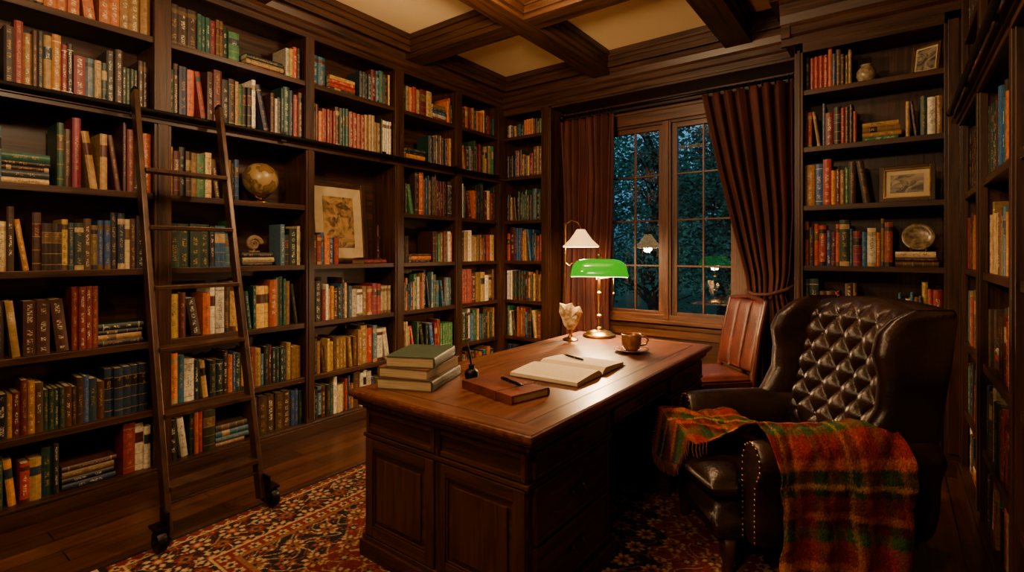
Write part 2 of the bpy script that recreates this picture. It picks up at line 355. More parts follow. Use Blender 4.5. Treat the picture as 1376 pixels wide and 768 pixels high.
def fill(mb,P,flip,s0,s1,z0,op,mode,hr=None,q0=None,dmax=.22):
    s=s0+.006; 
    if hr is None: hr=random.uniform(.68,.82)
    left=0; last=None
    while s<s1-.02:
        if left<=0:
            left=random.choice([1,1,1,1,2,2,3,4,6]); rc=pick(mode); rh=hr*random.uniform(.82,1.12); rw=random.uniform(.016,.042) if random.random()<.85 else random.uniform(.045,.06); st=random.choice([0,0,1,2,3,3,4]); same=random.random()<.4
            lb=random.choice([hexl('4a1a12'),hexl('16120f'),hexl('a08658'),hexl('20303a'),hexl('5a4220')])
        left-=1
        h=min(op*.94,op*rh*(random.uniform(.995,1.005) if same else random.uniform(.88,1.1))); w=rw*random.uniform(.7,1.4) if not same else rw
        col=rc if same else pick(mode)
        d=random.uniform(.15,dmax)
        if s+w>s1-.004:
            w=s1-.004-s
            if w<.014: break
        q=(q0 if q0 is not None else .03)+random.uniform(0,.022)
        r=random.random()
        if r<.008 and s+.24<s1 and last is not None:
            L=random.uniform(.19,.24); z=z0
            for k in range(random.choice([3,4,5])):
                tk=random.uniform(.022,.042); LL=L*random.uniform(.85,1)
                add_book(mb,P,flip,(s+LL,q,z),(0,0,1),(0,1,0),(-1,0,0),tk,.17,LL,pick(mode)); z+=tk+.0005
            s+=L+.006; last=None; continue
        if r<.06 and last is not None:
            th=random.uniform(.08,.2); hh=min(h,last); sb=s+hh*math.sin(th)
            if sb+w*math.cos(th)<s1-.005:
                add_book(mb,P,flip,(sb,q,z0),(math.cos(th),0,math.sin(th)),(0,1,0),(-math.sin(th),0,math.cos(th)),w,d,hh,col,st)
                s=sb+w*math.cos(th)+.012; last=None; continue
        add_book(mb,P,flip,(s,q,z0),(1,0,0),(0,1,0),(0,0,1),w,d,h,col,st if same else None,lb if same else None); last=h
        s+=w+.0008
def stack(mb,P,flip,s0,s1,z0,n,mode,q=.03,tk=(.022,.038)):
    z=z0
    for k in range(n):
        t=random.uniform(*tk); L=(s1-s0)*random.uniform(.88,1)
        add_book(mb,P,flip,(s0+L,q+random.uniform(0,.01),z),(0,0,1),(0,1,0),(-1,0,0),t,.17,L,pick(mode)); z+=t+.0005
    return z
OLD=(.60,.76); MIX=(.46,.66); MOD=(.34,.60)
P=mapper('L'); zfos=1.4; zcan=1.334
for i in range(len(LD)-1):
    mb=MB()
    a=LD[i][1]; b=LD[i+1][0]
    for j,z in enumerate(ZS):
        op=(ZS[j+1] if j+1<len(ZS) else ZTOP)-z-.036
        mode=OLD if i<=1 or j>=4 else MOD
        if j==6: mode=MIX
        R=[(a,b)]; dm=.22; qq=None
        if (i,j)==(3,4): continue
        if (i,j)==(2,4): R=[(a,1.70)]
        if (i,j)==(2,3): R=[(a,1.66),(1.97,b)]; zfos=stack(mb,P,False,1.70,1.93,z,3,OLD)
        if (i,j)==(2,6): R=[(a,1.70),(2.02,b)]; stack(mb,P,False,1.73,2.0,z,3,MIX)
        if (i,j)==(3,3): R=[(a,2.46)]; op=.33; dm=.16; qq=.012; zcan=stack(mb,P,False,2.70,2.96,z,1,MIX,q=.012)
        if (i,j)==(3,6): R=[(a,2.36),(2.66,b)]; stack(mb,P,False,2.38,2.64,z,4,MIX)
        if (i,j)==(4,5): R=[(a,3.16),(3.46,b)]; stack(mb,P,False,3.18,3.44,z,4,MIX)
        if (i,j)==(4,3): R=[(a,3.22),(3.53,b)]; stack(mb,P,False,3.24,3.50,z,3,OLD)
        if (i,j)==(1,0): R=[(a,.74),(1.02,b)]; stack(mb,P,False,.75,1.0,z,4,((.5,.6)))
        hh=None
        if j in(0,): hh=random.uniform(.75,.85)
        for r in R: fill(mb,P,False,r[0],r[1],z,op,mode,hh,q0=qq,dmax=dm)
    mb.obj('shelved_books',[BOOK],cattr=True)
P=mapper('C'); mb=MB()
for j,z in enumerate(ZS):
    op=(ZS[j+1] if j+1<len(ZS) else ZTOP-.1)-z-.036
    fill(mb,P,False,-3.55,-3.05,z,op,MIX)
mb.obj('shelved_books',[BOOK],cattr=True)
P=mapper('B'); mb=MB(); a,b=-.52,.255
def zb(j): return (ZB[j+1] if j+1<len(ZB) else 2.85)-ZB[j]-.036
fill(mb,P,False,a,-.23,ZB[6],.34,(.5,.55),.7); 
fill(mb,P,False,a,-.2,ZB[5],zb(5),(.5,.55),.74); stack(mb,P,False,-.17,.05,ZB[5],4,(.3,.8)); fill(mb,P,False,.06,b,ZB[5],zb(5),(.3,.95),.74)
fill(mb,P,False,a,-.10,ZB[4],zb(4),(.35,.45),.74)
fill(mb,P,False,a,.0,ZB[3],zb(3),(.25,.32),.76); ztp=stack(mb,P,False,.01,.245,ZB[3],3,(.5,.8))
fill(mb,P,False,a,b,ZB[2],zb(2),(.35,.42),.76); fill(mb,P,False,a,b,ZB[1],zb(1),(.5,.6)); fill(mb,P,False,a,b,ZB[0],zb(0),(.4,.5),.8)
mb.obj('shelved_books',[BOOK],cattr=True)
P=mapper('R')
for i in range(len(RD)-1):
    mb=MB()
    for j,z in enumerate(ZS):
        op=(ZS[j+1] if j+1<len(ZS) else ZTOP)-z-.036
        fill(mb,P,True,RD[i][1],RD[i+1][0],z,op,MIX,.76,q0=.012)
    mb.obj('shelved_books',[BOOK],cattr=True)
# ---------------------------------------------------------------- ladder rails on bookcases
def rail(name,x,sg,y0,y1):
    mb=MB(); xr=x+sg*.075
    mb.tube([(xr,y0,2.225),(xr,y1,2.225)],.014,12)
    y=y0+.05
    while y<y1:
        mb.box(x+sg*.051,xr+sg*.004,y-.012,y+.012,2.214,2.236); mb.box(x+sg*.051,x+sg*.057,y-.02,y+.02,2.19,2.26); y+=.9
    for yy in (y0,y1): mb.sphere((xr,yy,2.225),.02)
    mb.obj(name,[IRON],smooth=False)
rail('ladder_rail',XL-.0,1,-.8,4.4)
rail('ladder_rail',XR+.0,-1,-1.2,4.0)
# ladder
L0=empty('library_ladder')
mb=MB()
yb=(.955,1.40); yt=(1.035,1.485); xb,xt=-2.735,-3.45; zt=2.30
def lp(k,z,dx=0):
    p=z/zt; return Vector((xb+(xt-xb)*p+dx,yb[k]+(yt[k]-yb[k])*p,z))
dirv=(lp(0,zt)-lp(0,0)).normalized()
for k in (0,1):
    rows=[]
    for z in (.06,.5,1.0,1.5,2.0,2.31):
        c=lp(k,z); nrm=Vector((dirv.z,0,-dirv.x))
        a=nrm*.034; b=Vector((0,.0135,0)); rows.append([c-a-b,c+a-b,c+a+b,c-a+b])
    mb.grid(rows,True,0,cap=True)
o=mb.obj('stiles',[BRONZE],L0,bevel=.005)
mb=MB()
for z in (1.85,1.53,1.21,.90,.585,.26):
    a=lp(0,z); b=lp(1,z)
    vs=[]
    for p,sg in ((a,.012),(b,-.012)):
        for dx in (-.05,.05):
            for dz in (-.011,.011): vs.append((p.x+dx,p.y+sg,p.z+dz))
    mb.add(vs,[(0,1,3,2),(4,6,7,5),(0,4,5,1),(2,3,7,6),(1,5,7,3),(0,2,6,4)])
mb.tube([lp(0,.19),lp(1,.19)],.006)
mb.obj('treads',[BRONZE],L0,bevel=.003)
mb=MB()
for k in (0,1):
    c=lp(k,.0); sgy=-1 if k==0 else 1
    rows=[]
    for dy,r in ((-.02,.03),(-.018,.047),(-.006,.05),(.006,.05),(.018,.047),(.02,.03)):
        rows.append([(c.x+.02+r*math.cos(t*math.pi/12),c.y+sgy*.045+dy,.063+r*math.sin(t*math.pi/12)) for t in range(24)])
    mb.grid(rows,True,0,cap=True)
    mb.box(c.x-.045,c.x+.045,c.y+sgy*.012,c.y+sgy*.022,.04,.19); mb.box(c.x-.04,c.x+.05,c.y+sgy*.012,c.y+sgy*.07,.116,.128)
    mb.tube([(c.x+.02,c.y,.063),(c.x+.02,c.y+sgy*.075,.063)],.012)
    t=lp(k,2.3)
    mb.tube([t+Vector((.03,0,-.1)),t+Vector((.02,0,.0)),t+Vector((-.0,0,.03)),t+Vector((-.035,0,.02)),t+Vector((-.04,0,-.02))],.011)
mb.obj('casters_and_hooks',[IRON],L0)
# ---------------------------------------------------------------- window
wn=empty('window_1')
mb=MB(); y0=YB-.02
def fr(x0,x1,z0,z1,t,ya,yb_):
    mb.box(x0,x0+t,ya,yb_,z0,z1,auto=True); mb.box(x1-t,x1,ya,yb_,z0,z1,auto=True)
    mb.box(x0+t,x1-t,ya,yb_,z0,z0+t,auto=True); mb.box(x0+t,x1-t,ya,yb_,z1-t,z1,auto=True)
fr(wx0-.10,wx1+.10,.66,wz1+.13,.12,YB-.025,YB-.001)
fr(wx0-.115,wx1+.115,.645,wz1+.145,.03,YB-.04,YB-.001)
fr(wx0,wx1,wz0,wz1,.02,YB-.005,YB+.1)
mb.box(-1.82,-1.735,YB-.02,YB+.09,wz0,wz1,auto=True); mb.box(-1.80,-1.755,YB-.035,YB-.02,wz0,wz1,auto=True)
for a,b in ((-2.42,-1.82),(-1.735,-1.14)):
    fr(a,b,wz0+.02,wz1-.02,.05,YB+.015,YB+.06)
    xm=(a+b)/2; mb.box(xm-.009,xm+.009,YB+.02,YB+.05,wz0+.06,wz1-.06,auto=True)
    for k in range(1,4):
        z=wz0+.07+(wz1-wz0-.14)*k/4; mb.box(a+.04,b-.04,YB+.021,YB+.049,z-.009,z+.009,auto=True)
mb.box(wx0-.15,wx1+.15,YB-.09,YB+.0,.70,.735,auto=True)
mb.box(wx0-.11,wx1+.11,YB-.02,YB-.001,.56,.70,auto=True)
mb.obj('frame_and_muntins',WL,wn,bevel=.003)
mb=MB()
for a,b in ((-2.38,-1.86),(-1.695,-1.18)): 
    mb.add([(a,YB+.034,wz0+.06),(b,YB+.034,wz0+.06),(b,YB+.034,wz1-.06),(a,YB+.034,wz1-.06)],[(0,1,2,3)])
mb.obj('panes',[GLASS],wn)
def curtain(name,fl,fr_,z0,z1,yc,nf,amp=.045,tie=None,seed=0):
    rng=random.Random(seed); ph=[rng.uniform(0,6) for _ in range(4)]
    nx,nz=150,60; rows=[]
    for i in range(nz+1):
        z=z0+(z1-z0)*i/nz; a=fl(z); b=fr_(z); r=[]
        for j in range(nx+1):
            u=j/nx
            f=math.sin(2*math.pi*nf*u+.5*math.sin(z*1.3+ph[0])+ph[1])
            f2=math.sin(2*math.pi*nf*2.3*u+ph[2]+z*.8)
            y=yc+amp*f+amp*.28*f2+.01*math.sin(z*4+u*9)
            x=a+(b-a)*u+.25*amp*math.sin(4*math.pi*nf*u+ph[3])
            r.append((x,y,z))
        rows.append(r)
    m=MB(); m.grid(rows); return m.obj(name,[VELVET],smooth=True,solid=.006)
curtain('curtain',lambda z:-2.90+.03*math.sin(z),lambda z:-2.27-.06*math.exp(-((z-1.0)/.7)**2),.01,2.80,4.76,7,seed=2)
def fl(z):
    pts=[(0,-1.06),(.6,-1.04),(.95,-1.0),(1.05,-.98),(1.2,-1.0),(1.6,-1.10),(2.1,-1.22),(2.8,-1.36)]
    return float(np.interp(z,[p[0] for p in pts],[p[1] for p in pts]))
def frr(z):
    pts=[(0,-.62),(.9,-.66),(1.05,-.70),(1.2,-.67),(1.7,-.64),(2.8,-.64)]
    return float(np.interp(z,[p[0] for p in pts],[p[1] for p in pts]))
curtain('curtain',fl,frr,.01,2.80,4.70,7,.05,seed=5)
mb=MB(); mb.tube([(-1.01,4.69,1.07),(-.93,4.61,1.045),(-.82,4.60,1.05),(-.70,4.63,1.09),(-.64,4.70,1.13)],.014); mb.sphere((-.985,4.66,1.055),.024)
mb.obj('curtain_tieback',[noise_mat('tie_cord',hexl('3a1c12'),hexl('5c3420'),(90,90,90),.8)],smooth=True)
mb=MB(); mb.tube([(-2.87,4.735,2.84),(-.64,4.735,2.84)],.016,12)
for i in range(14):
    for x in (-2.84+i*.043,-1.34+i*.05): mb.tube([(x,4.735+.026*math.cos(t*math.pi/6),2.83+.026*math.sin(t*math.pi/6)) for t in range(13)],.004,6)
mb.sphere((-2.87,4.735,2.84),.03); mb.sphere((-.64,4.735,2.84),.03)
mb.obj('curtain_rod',[IRON],smooth=True)
# ---------------------------------------------------------------- exterior
mb=MB(); mb.box(-40,30,5.1,50,-.45,-.36); mb.obj('lawn',[noise_mat('night_grass',hexl('16321f'),hexl('2a4c30'),(3,3,3),.9)])
LEAF=noise_mat('leaves',hexl('12342c'),hexl('5c947c'),(1.1,1.1,1.1),.7,detail=3); BARK=noise_mat('bark',hexl('1c1712'),hexl('3b3026'),(6,6,1),.9,bump=.5)
def tree(name,x,y,h,r,n,seed,low=.15,ls=1.0,cut=5.6):
    rng=np.random.RandomState(seed); mb=MB()
    pts=[(x+.15*math.sin(i*1.3+seed),y+.1*math.cos(i+seed),-.355+h*.9*i/8) for i in range(9)]
    mb.tube(pts,[.14*(1-i/10) for i in range(9)],8,1)
    cl=[]
    for k in range(34):
        z=h*(low+(1-low)*rng.rand()); a=rng.rand()*6.28; rr=r*rng.rand()**.5*(1.1-.6*z/h)
        c=np.array([x+rr*math.cos(a),y+rr*math.sin(a)*.8,z-.3]); cl.append(c)
        mb.tube([(x,y,max(0,c[2]-.5)),((x+c[0])/2,(y+c[1])/2,c[2]-.15),tuple(c)],[.03,.02,.008],5,1)
    for k in range(n):
        c=cl[rng.randint(len(cl))]+rng.randn(3)*np.array([.30,.30,.22])*ls**.5
        c[1]=max(c[1],cut); c[2]=max(c[2],-.25)
        s=rng.uniform(.025,.06)*ls; q=rng.randn(3,3)*np.array([1,1,.5]); u=q[0]/np.linalg.norm(q[0]); v=np.cross(u,q[1]); v/=np.linalg.norm(v)
        mb.add([c-u*s,c-v*s*.5,c+u*s,c+v*s*.5],[(0,1,2,3)],0)
    mb.obj(name,[LEAF,BARK])
tree('tree',-3.6,9.2,5.0,1.3,6000,1); tree('tree',-1.5,10.4,4.6,1.5,6000,2); tree('tree',-6.0,11.2,5.6,1.7,6000,3)
tree('tree',-3.6,14.5,5.6,2.4,8000,4,ls=1.7); tree('tree',.4,14,5.2,2.2,5000,5,ls=1.7); tree('tree',-8.0,16.5,6.4,2.8,6500,6,ls=1.9)
tree('tree',-5.6,21,6.0,3.4,8000,7,ls=2.6,low=.05); tree('tree',-.5,22,6.0,3.6,8000,8,ls=2.6,low=.05)
w=bpy.data.worlds.new('dusk'); S.world=w; w.use_nodes=True; nt=w.node_tree; bg=nt.nodes['Background']
tc=nt.nodes.new('ShaderNodeTexCoord'); sx=nt.nodes.new('ShaderNodeSeparateXYZ'); cr=nt.nodes.new('ShaderNodeValToRGB')
cr.color_ramp.elements[0].color=(.02,.05,.06,1); cr.color_ramp.elements[0].position=.0; cr.color_ramp.elements[1].color=(.17,.42,.50,1); cr.color_ramp.elements[1].position=.6
e=cr.color_ramp.elements.new(.12); e.color=(.09,.26,.44,1)
nt.links.new(tc.outputs['Generated'],sx.inputs[0]); nt.links.new(sx.outputs[2],cr.inputs[0]); nt.links.new(cr.outputs[0],bg.inputs[0]); bg.inputs[1].default_value=1.35
# ---------------------------------------------------------------- rug
def rugcol(x,y,x0,x1,y0,y1):
    dx=np.minimum(x-x0,x1-x); dy=np.minimum(y-y0,y1-y); d=np.minimum(dx,dy)
    red=np.array(hexl('64190f')); navy=np.array(hexl('171418')); cream=np.array(hexl('a38a60')); tan=np.array(hexl('744c2c')); rose=np.array(hexl('803824')); blk=np.array(hexl('1a0d0a'))
    C=np.zeros(x.shape+(3,)); C[:]=red
    cx,cy=(x0+x1)/2,(y0+y1)/2
    def rosette(C,px,py,ox,oy,R,cols,lob=8,mask=None):
        X=(x+ox)%px-px/2; Y=(y+oy)%py-py/2; r=np.hypot(X,Y); a=np.arctan2(Y,X)
        for k,cc in enumerate(cols):
            rr=R*(1-k/len(cols)); mm=r<rr*(1+.2*np.cos(lob*a+(k%2)*math.pi))
            if mask is not None: mm=mm&mask
            C[mm]=cc
    def vines(C,f,th,cc,mask,ph=0):
        v=np.sin(f*x+1.4*np.sin(f*.7*y+ph))*np.sin(f*y+1.4*np.sin(f*.7*x-ph)); mm=(np.abs(v-.12)<th)&mask; C[mm]=cc
    fld=d>.42
    C[fld]=navy*1.0
    q=np.hypot((x-cx)/.95,(y-cy)/1.25); a=np.arctan2(y-cy,x-cx)
    med=q<.62*(1+.08*np.cos(16*a)); C[fld&(q<.95*(1+.05*np.cos(12*a)))]=red
    vines(C,34,.07,cream,fld); vines(C,52,.06,rose,fld,2)
    rosette(C,.18,.18,.02,.04,.046,[cream,red,tan,navy],8,fld); rosette(C,.18,.18,.11,.13,.034,[rose,navy,cream],6,fld)
    rosette(C,.09,.09,.03,.07,.014,[tan,cream],5,fld)
    C[med]=blk; vines(C,40,.09,tan,med,1); rosette(C,.13,.13,.0,.0,.04,[cream,rose,navy],8,med)
    def band(a,b): return (d>=a)&(d<b)
    C[band(0,.025)]=blk; m1=band(.025,.07); C[m1]=red; rosette(C,.06,.06,0,0,.02,[cream,navy],4,m1)
    m=band(.07,.08); C[m]=cream
    mb_=band(.08,.32); C[mb_]=blk; vines(C,40,.09,cream,mb_,.5); vines(C,60,.10,red,mb_,3)
    rosette(C,.16,.16,.0,.0,.052,[cream,navy,rose,cream],8,mb_); rosette(C,.16,.16,.08,.08,.038,[red,tan,navy],6,mb_)
    m=band(.32,.332); C[m]=cream; m1=band(.332,.40); C[m1]=red; rosette(C,.07,.07,.01,.02,.024,[cream,navy],6,m1); C[band(.40,.42)]=tan
    nz=np.random.rand(*x.shape)*.4+.75
    wear=.85+.2*np.sin(x*2.1+1)*np.sin(y*1.7)
    return C*(nz*wear)[...,None]
def vgrid(name,Pts,Cols,mat,parent=None,solid=0,loc=None):
    n,m_,_=Pts.shape; me=bpy.data.meshes.new(name)
    idx=np.arange(n*m_).reshape(n,m_)
    F=np.stack([idx[:-1,:-1],idx[:-1,1:],idx[1:,1:],idx[1:,:-1]],-1).reshape(-1,4)
    me.from_pydata(Pts.reshape(-1,3).tolist(),[],F.tolist()); me.materials.append(mat)
    ca=me.color_attributes.new('Col','FLOAT_COLOR','POINT'); A=np.ones((n*m_,4),dtype=np.float32); A[:,:3]=Cols.reshape(-1,3); ca.data.foreach_set('color',A.ravel())
    me.polygons.foreach_set('use_smooth',[True]*len(me.polygons))
    ob=bpy.data.objects.new(name,me); S.collection.objects.link(ob)
    if parent: ob.parent=parent
    if solid: mo=ob.modifiers.new('So','SOLIDIFY'); mo.thickness=solid; mo.offset=-1
    return ob
rg=empty('persian_rug'); rx0,rx1,ry0,ry1=-2.80,-.12,.70,3.66
X,Y=np.meshgrid(np.linspace(rx0,rx1,480),np.linspace(ry0,ry1,530)); Z=np.full_like(X,.010)+.0015*np.random.rand(*X.shape)
vgrid('pile',np.stack([X,Y,Z],-1),rugcol(X,Y,rx0,rx1,ry0,ry1),RUGM,rg,.009)
mb=MB()
for i in range(230):
    x=rx0+.01+(rx1-rx0-.02)*i/229
    for yy,s in ((ry0,-1),(ry1,1)):
        x2=x+random.uniform(-.015,.015); mb.tube([(x,yy,.008),((x+x2)/2,yy+s*.035,.007),(x2,yy+s*random.uniform(.06,.085),.004)],[.003,.0035,.002],5)
mb.obj('fringe',[PAPER],rg)
# ---------------------------------------------------------------- desk
dk=empty('executive_desk')
X0,X1,Y0,Y1=-2.0,-.98,1.42,3.57
mb=MB()
bx0,bx1,by0,by1=X0+.06,X1-.06,Y0+.06,Y1-.06
p1=2.13; p2=2.86
mb.box(bx0,bx1,by0,p1,.09,.70,auto=True); mb.box(bx0,bx1,p2,by1,.09,.70,auto=True)
mb.box(bx0,bx0+.03,p1,p2,.09,.70,auto=True); mb.box(bx0,bx1,p1,p2,.60,.70,auto=True)
for a,b in ((by0,p1),(p2,by1)):
    mb.box(bx0-.025,bx1+.025,a-.025,b+.025,.012,.085,auto=True); mb.box(bx0-.014,bx1+.014,a-.014,b+.014,.085,.105,auto=True)
mb.box(bx0-.025,bx0+.04,p1,p2,.012,.085,auto=True)
mb.box(bx0-.03,bx1+.03,by0-.03,by1+.03,.700,.722,auto=True); mb.box(bx0-.015,bx1+.015,by0-.015,by1+.015,.685,.702,auto=True)
mb.box(bx0-.012,bx1+.012,by0-.012,p1+.012,.555,.572,auto=True)
mb.box(bx0-.012,bx1+.012,p2-.012,by1+.012,.555,.572,auto=True)
def frame(face,pos,a0,a1,z0,z1,out,t=.05,raise_=.012,field=True):
    def B(a,b,c,d,h):
        if face=='x': mb.box(pos,pos+out*h,a,b,c,d,auto=True)
        else: mb.box(a,b,pos,pos+out*h,c,d,auto=True)
    B(a0,a0+t,z0,z1,raise_);B(a1-t,a1,z0,z1,raise_);B(a0+t,a1-t,z0,z0+t,raise_);B(a0+t,a1-t,z1-t,z1,raise_)
    if t>.03:
        B(a0+t,a0+t+.01,z0+t,z1-t,raise_*.6);B(a1-t-.01,a1-t,z0+t,z1-t,raise_*.6);B(a0+t,a1-t,z0+t,z0+t+.01,raise_*.6);B(a0+t,a1-t,z1-t-.01,z1-t,raise_*.6)
    if field: B(a0+t+.03,a1-t-.03,z0+t+.03,z1-t-.03,raise_*.7)
xm=(bx0+bx1)/2
for a,b in ((bx0,xm-.005),(xm+.005,bx1)):
    frame('y',by0,a+.003,b-.003,.11,.55,-1); frame('y',by1,a+.003,b-.003,.11,.55,1)
    frame('y',by0,a+.003,b-.003,.578,.682,-1,.02,.008,False)
for a,b in ((by0,p1),(p1,p2),(p2,by1)): frame('x',bx0,a+.003,b-.003,.11,.55,-1)
H=MB()
def drawer(a0,a1,z0,z1):
    mb.box(bx1,bx1+.014,a0,a1,z0,z1,auto=True); frame('x',bx1+.014,a0,a1,z0,z1,1,.016,.005,False)
    yc=(a0+a1)/2; zc=(z0+z1)/2; x=bx1+.019
    H.box(x,x+.003,yc-.055,yc+.055,zc-.006,zc+.014)
    for s in (-1,1): H.sphere((x+.006,yc+s*.042,zc+.004),.008,8)
    H.tube([(x+.008,yc-.042,zc+.004),(x+.02,yc-.04,zc-.012),(x+.024,yc-.02,zc-.024),(x+.024,yc+.02,zc-.024),(x+.02,yc+.04,zc-.012),(x+.008,yc+.042,zc+.004)],.0035,8)
for a,b in ((by0+.03,p1-.03),(p2+.03,by1-.03)):
    drawer(a,b,.582,.678); drawer(a,b,.345,.548); drawer(a,b,.118,.330)
drawer(p1+.02,p2-.02,.612,.678)
mb.obj('carcase',WD,dk,bevel=.003)
H.obj('drawer_pulls',[noise_mat('aged_pull_brass',hexl('3c2c16'),hexl('6e5328'),(30,30,30),.35,.9)],dk,smooth=False)
mb=MB()
prof=[(-.028,.722),(-.018,.726),(-.014,.735),(-.004,.741),(0,.750),(0,.760),(-.003,.767),(-.010,.770)]
rows=[]
for o,z in prof: rows.append([(X0-o,Y0-o,z),(X1+o,Y0-o,z),(X1+o,Y1+o,z),(X0-o,Y1+o,z)])
mb.grid(rows,True,1,cap=True)
mb.obj('top_slab',WT,dk)
mb=MB()
def ring(o,t,z,m):
    for b in ((X0+o,X1-o,Y0+o,Y0+o+t),(X0+o,X1-o,Y1-o-t,Y1-o),(X0+o,X0+o+t,Y0+o+t,Y1-o-t),(X1-o-t,X1-o,Y0+o+t,Y1-o-t)):
        d=(b[1]-b[0],b[3]-b[2]); mb.box(*b,.7695,z,m if m>2 else (0 if d[0]>d[1] else 1))
ring(.012,.085,.7712,0); ring(.099,.004,.7704,3); 
mb.box(X0+.105,X1-.105,Y0+.105,Y1-.105,.7695,.7712,1)
mb.obj('top_inlay',WT+[noise_mat('inlay_line',hexl('1b0d05'),hexl('241208'),(9,9,9),.5)],dk)
DT=.7714
# ---------------------------------------------------------------- desk objects
def flat_book(L,Wd,T):
    mb=MB(); t=.003; h=L/2; w_=Wd/2
    mb.box(-h,h,-w_,w_,0,t,0); mb.box(-h,h,-w_,w_,T-t,T,0)
    rows=[]
    for x in (-h,h):
        r=[(x,w_-.004,0)]
        for k in range(9):
            a=-math.pi/2+math.pi*k/8; r.append((x,w_-.001+.008*math.cos(a),T/2+T/2*math.sin(a)))
        r.append((x,w_-.004,T)); rows.append(r)
    mb.grid(rows,True,0,cap=True)
    mb.box(-h+.005,h-.005,-w_+.006,w_-.002,t,T-t,1)
    return mb
B0=empty('book_stack',(-1.845,1.72,DT),0)
z=0
PG2=noise_mat('stack_page_block',hexl('94805a'),hexl('b8a276'),(8,8,300),.8,detail=2)
for k,(L,Wd,T,rz,c) in enumerate(((.355,.275,.050,112,'3a3020'),(.34,.255,.048,-72,'54301e'),(.31,.235,.050,116,'2c3a2a'))):
    m=flat_book(L,Wd,T)
    o=m.obj('book_%d'%(k+1),[noise_mat('cover_%d'%k,hexl(c),hexl(c,1.5),(30,30,30),.5,bump=.15,bscale=150),PG2],B0,bevel=.0015,recalc=True); o.location=(0.004*k,0.0,z); o.rotation_euler=(0,0,math.radians(rz)+math.pi)
    z+=T+.0006
J=empty('leather_journal',(-1.40,1.815,DT),math.radians(-13))
m=flat_book(.35,.215,.036); m.obj('body',[LEATHER3,PG2],J,bevel=.003,recalc=True)
mb=MB(); mb.box(-.178,.178,-.1085,-.098,.0,.0375); mb.box(.06,.075,-.112,.118,-.0,.0385); mb.obj('flap_and_strap',[LEATHER3],J,bevel=.002)
Pn=empty('fountain_pen',(-1.37,1.83,DT+.047),math.radians(-18))
mb=MB(); mb.tube([(-.085,0,0),(-.08,0,0),(-.03,0,0),(.04,0,0),(.065,0,0),(.07,0,0),(.09,0,0)],[.003,.0065,.0075,.0075,.006,.003,.001],12); mb.obj('barrel',[IRON],Pn,smooth=True)
mb=MB(); mb.tube([(-.02,0,0),(-.015,0,0)],.0082,12); mb.box(-.07,-.022,-.0015,.0015,.006,.0095); mb.obj('clip',[BRASS],Pn)
N0=empty('open_notebook',(-1.375,2.345,DT),math.radians(2))
mb=MB(); mb.box(-.198,.198,-.285,.285,0,.004); mb.obj('cover',[noise_mat('nb_cover',hexl('2a1710'),hexl('3d2417'),(20,20,20),.5)],N0,bevel=.001)
mb=MB()
def page_h(y): 
    a=abs(y)/.275; return .005+.030*(min(1,a*6)**.6)*(1-.5*a**1.5)
ys_=[-.275+.55*i/60 for i in range(61)]
rows=[]
for x in (-.19,.19): rows.append([(x,y,.004) for y in ys_]+[(x,y,page_h(y)) for y in ys_[::-1]])
mb.grid(rows,True,0,cap=True)
def lined():
    m,nt,b=newmat('handwritten_page'); N=nt.nodes;L=nt.links
    tc=N.new('ShaderNodeTexCoord'); sp=N.new('ShaderNodeSeparateXYZ'); L.new(tc.outputs['Object'],sp.inputs[0])
    a=N.new('ShaderNodeMath'); a.operation='MULTIPLY'; a.inputs[1].default_value=2*math.pi/.0135; L.new(sp.outputs[0],a.inputs[0])
    s=N.new('ShaderNodeMath'); s.operation='SINE'; L.new(a.outputs[0],s.inputs[0])
    g=N.new('ShaderNodeMath'); g.operation='GREATER_THAN'; g.inputs[1].default_value=.2; L.new(s.outputs[0],g.inputs[0])
    mp=N.new('ShaderNodeMapping'); mp.inputs['Scale'].default_value=(320,190,1); L.new(tc.outputs['Object'],mp.inputs[0])
    n=N.new('ShaderNodeTexNoise'); n.inputs['Scale'].default_value=1; n.inputs['Detail'].default_value=2; L.new(mp.outputs[0],n.inputs[0])
    g2=N.new('ShaderNodeMath'); g2.operation='GREATER_THAN'; g2.inputs[1].default_value=.53; L.new(n.outputs[0],g2.inputs[0])
    ab=N.new('ShaderNodeMath'); ab.operation='ABSOLUTE'; L.new(sp.outputs[1],ab.inputs[0])
    r1=N.new('ShaderNodeMath'); r1.operation='COMPARE'; r1.inputs[1].default_value=.14; r1.inputs[2].default_value=.105; L.new(ab.outputs[0],r1.inputs[0])
    r2=N.new('ShaderNodeMath'); r2.operation='COMPARE'; r2.inputs[1].default_value=0; r2.inputs[2].default_value=.165; L.new(sp.outputs[0],r2.inputs[0])
    c=g.outputs[0]
    for x in (g2,r1,r2):
        q=N.new('ShaderNodeMath'); q.operation='MULTIPLY'; L.new(c,q.inputs[0]); L.new(x.outputs[0],q.inputs[1]); c=q.outputs[0]
    q=N.new('ShaderNodeMath'); q.operation='MULTIPLY'; q.inputs[1].default_value=.6; L.new(c,q.inputs[0])
    mx=N.new('ShaderNodeMix'); mx.data_type='RGBA'; mx.inputs[6].default_value=(*hexl('ccba92'),1); mx.inputs[7].default_value=(*hexl('3a3026'),1)
    L.new(q.outputs[0],mx.inputs[0]); L.new(mx.outputs[2],b.inputs['Base Color']); b.inputs['Roughness'].default_value=.8; return m
mb.obj('pages',[lined()],N0,smooth=True,recalc=True,auto=40)
Pn=empty('fountain_pen',(-1.44,2.50,DT+.0375),math.radians(160))
mb=MB(); mb.tube([(-.085,0,0),(-.08,0,0),(-.03,0,0),(.04,0,0),(.065,0,0),(.07,0,0),(.09,0,0)],[.003,.006,.007,.007,.0055,.003,.001],12); mb.obj('barrel',[IRON],Pn,smooth=True)
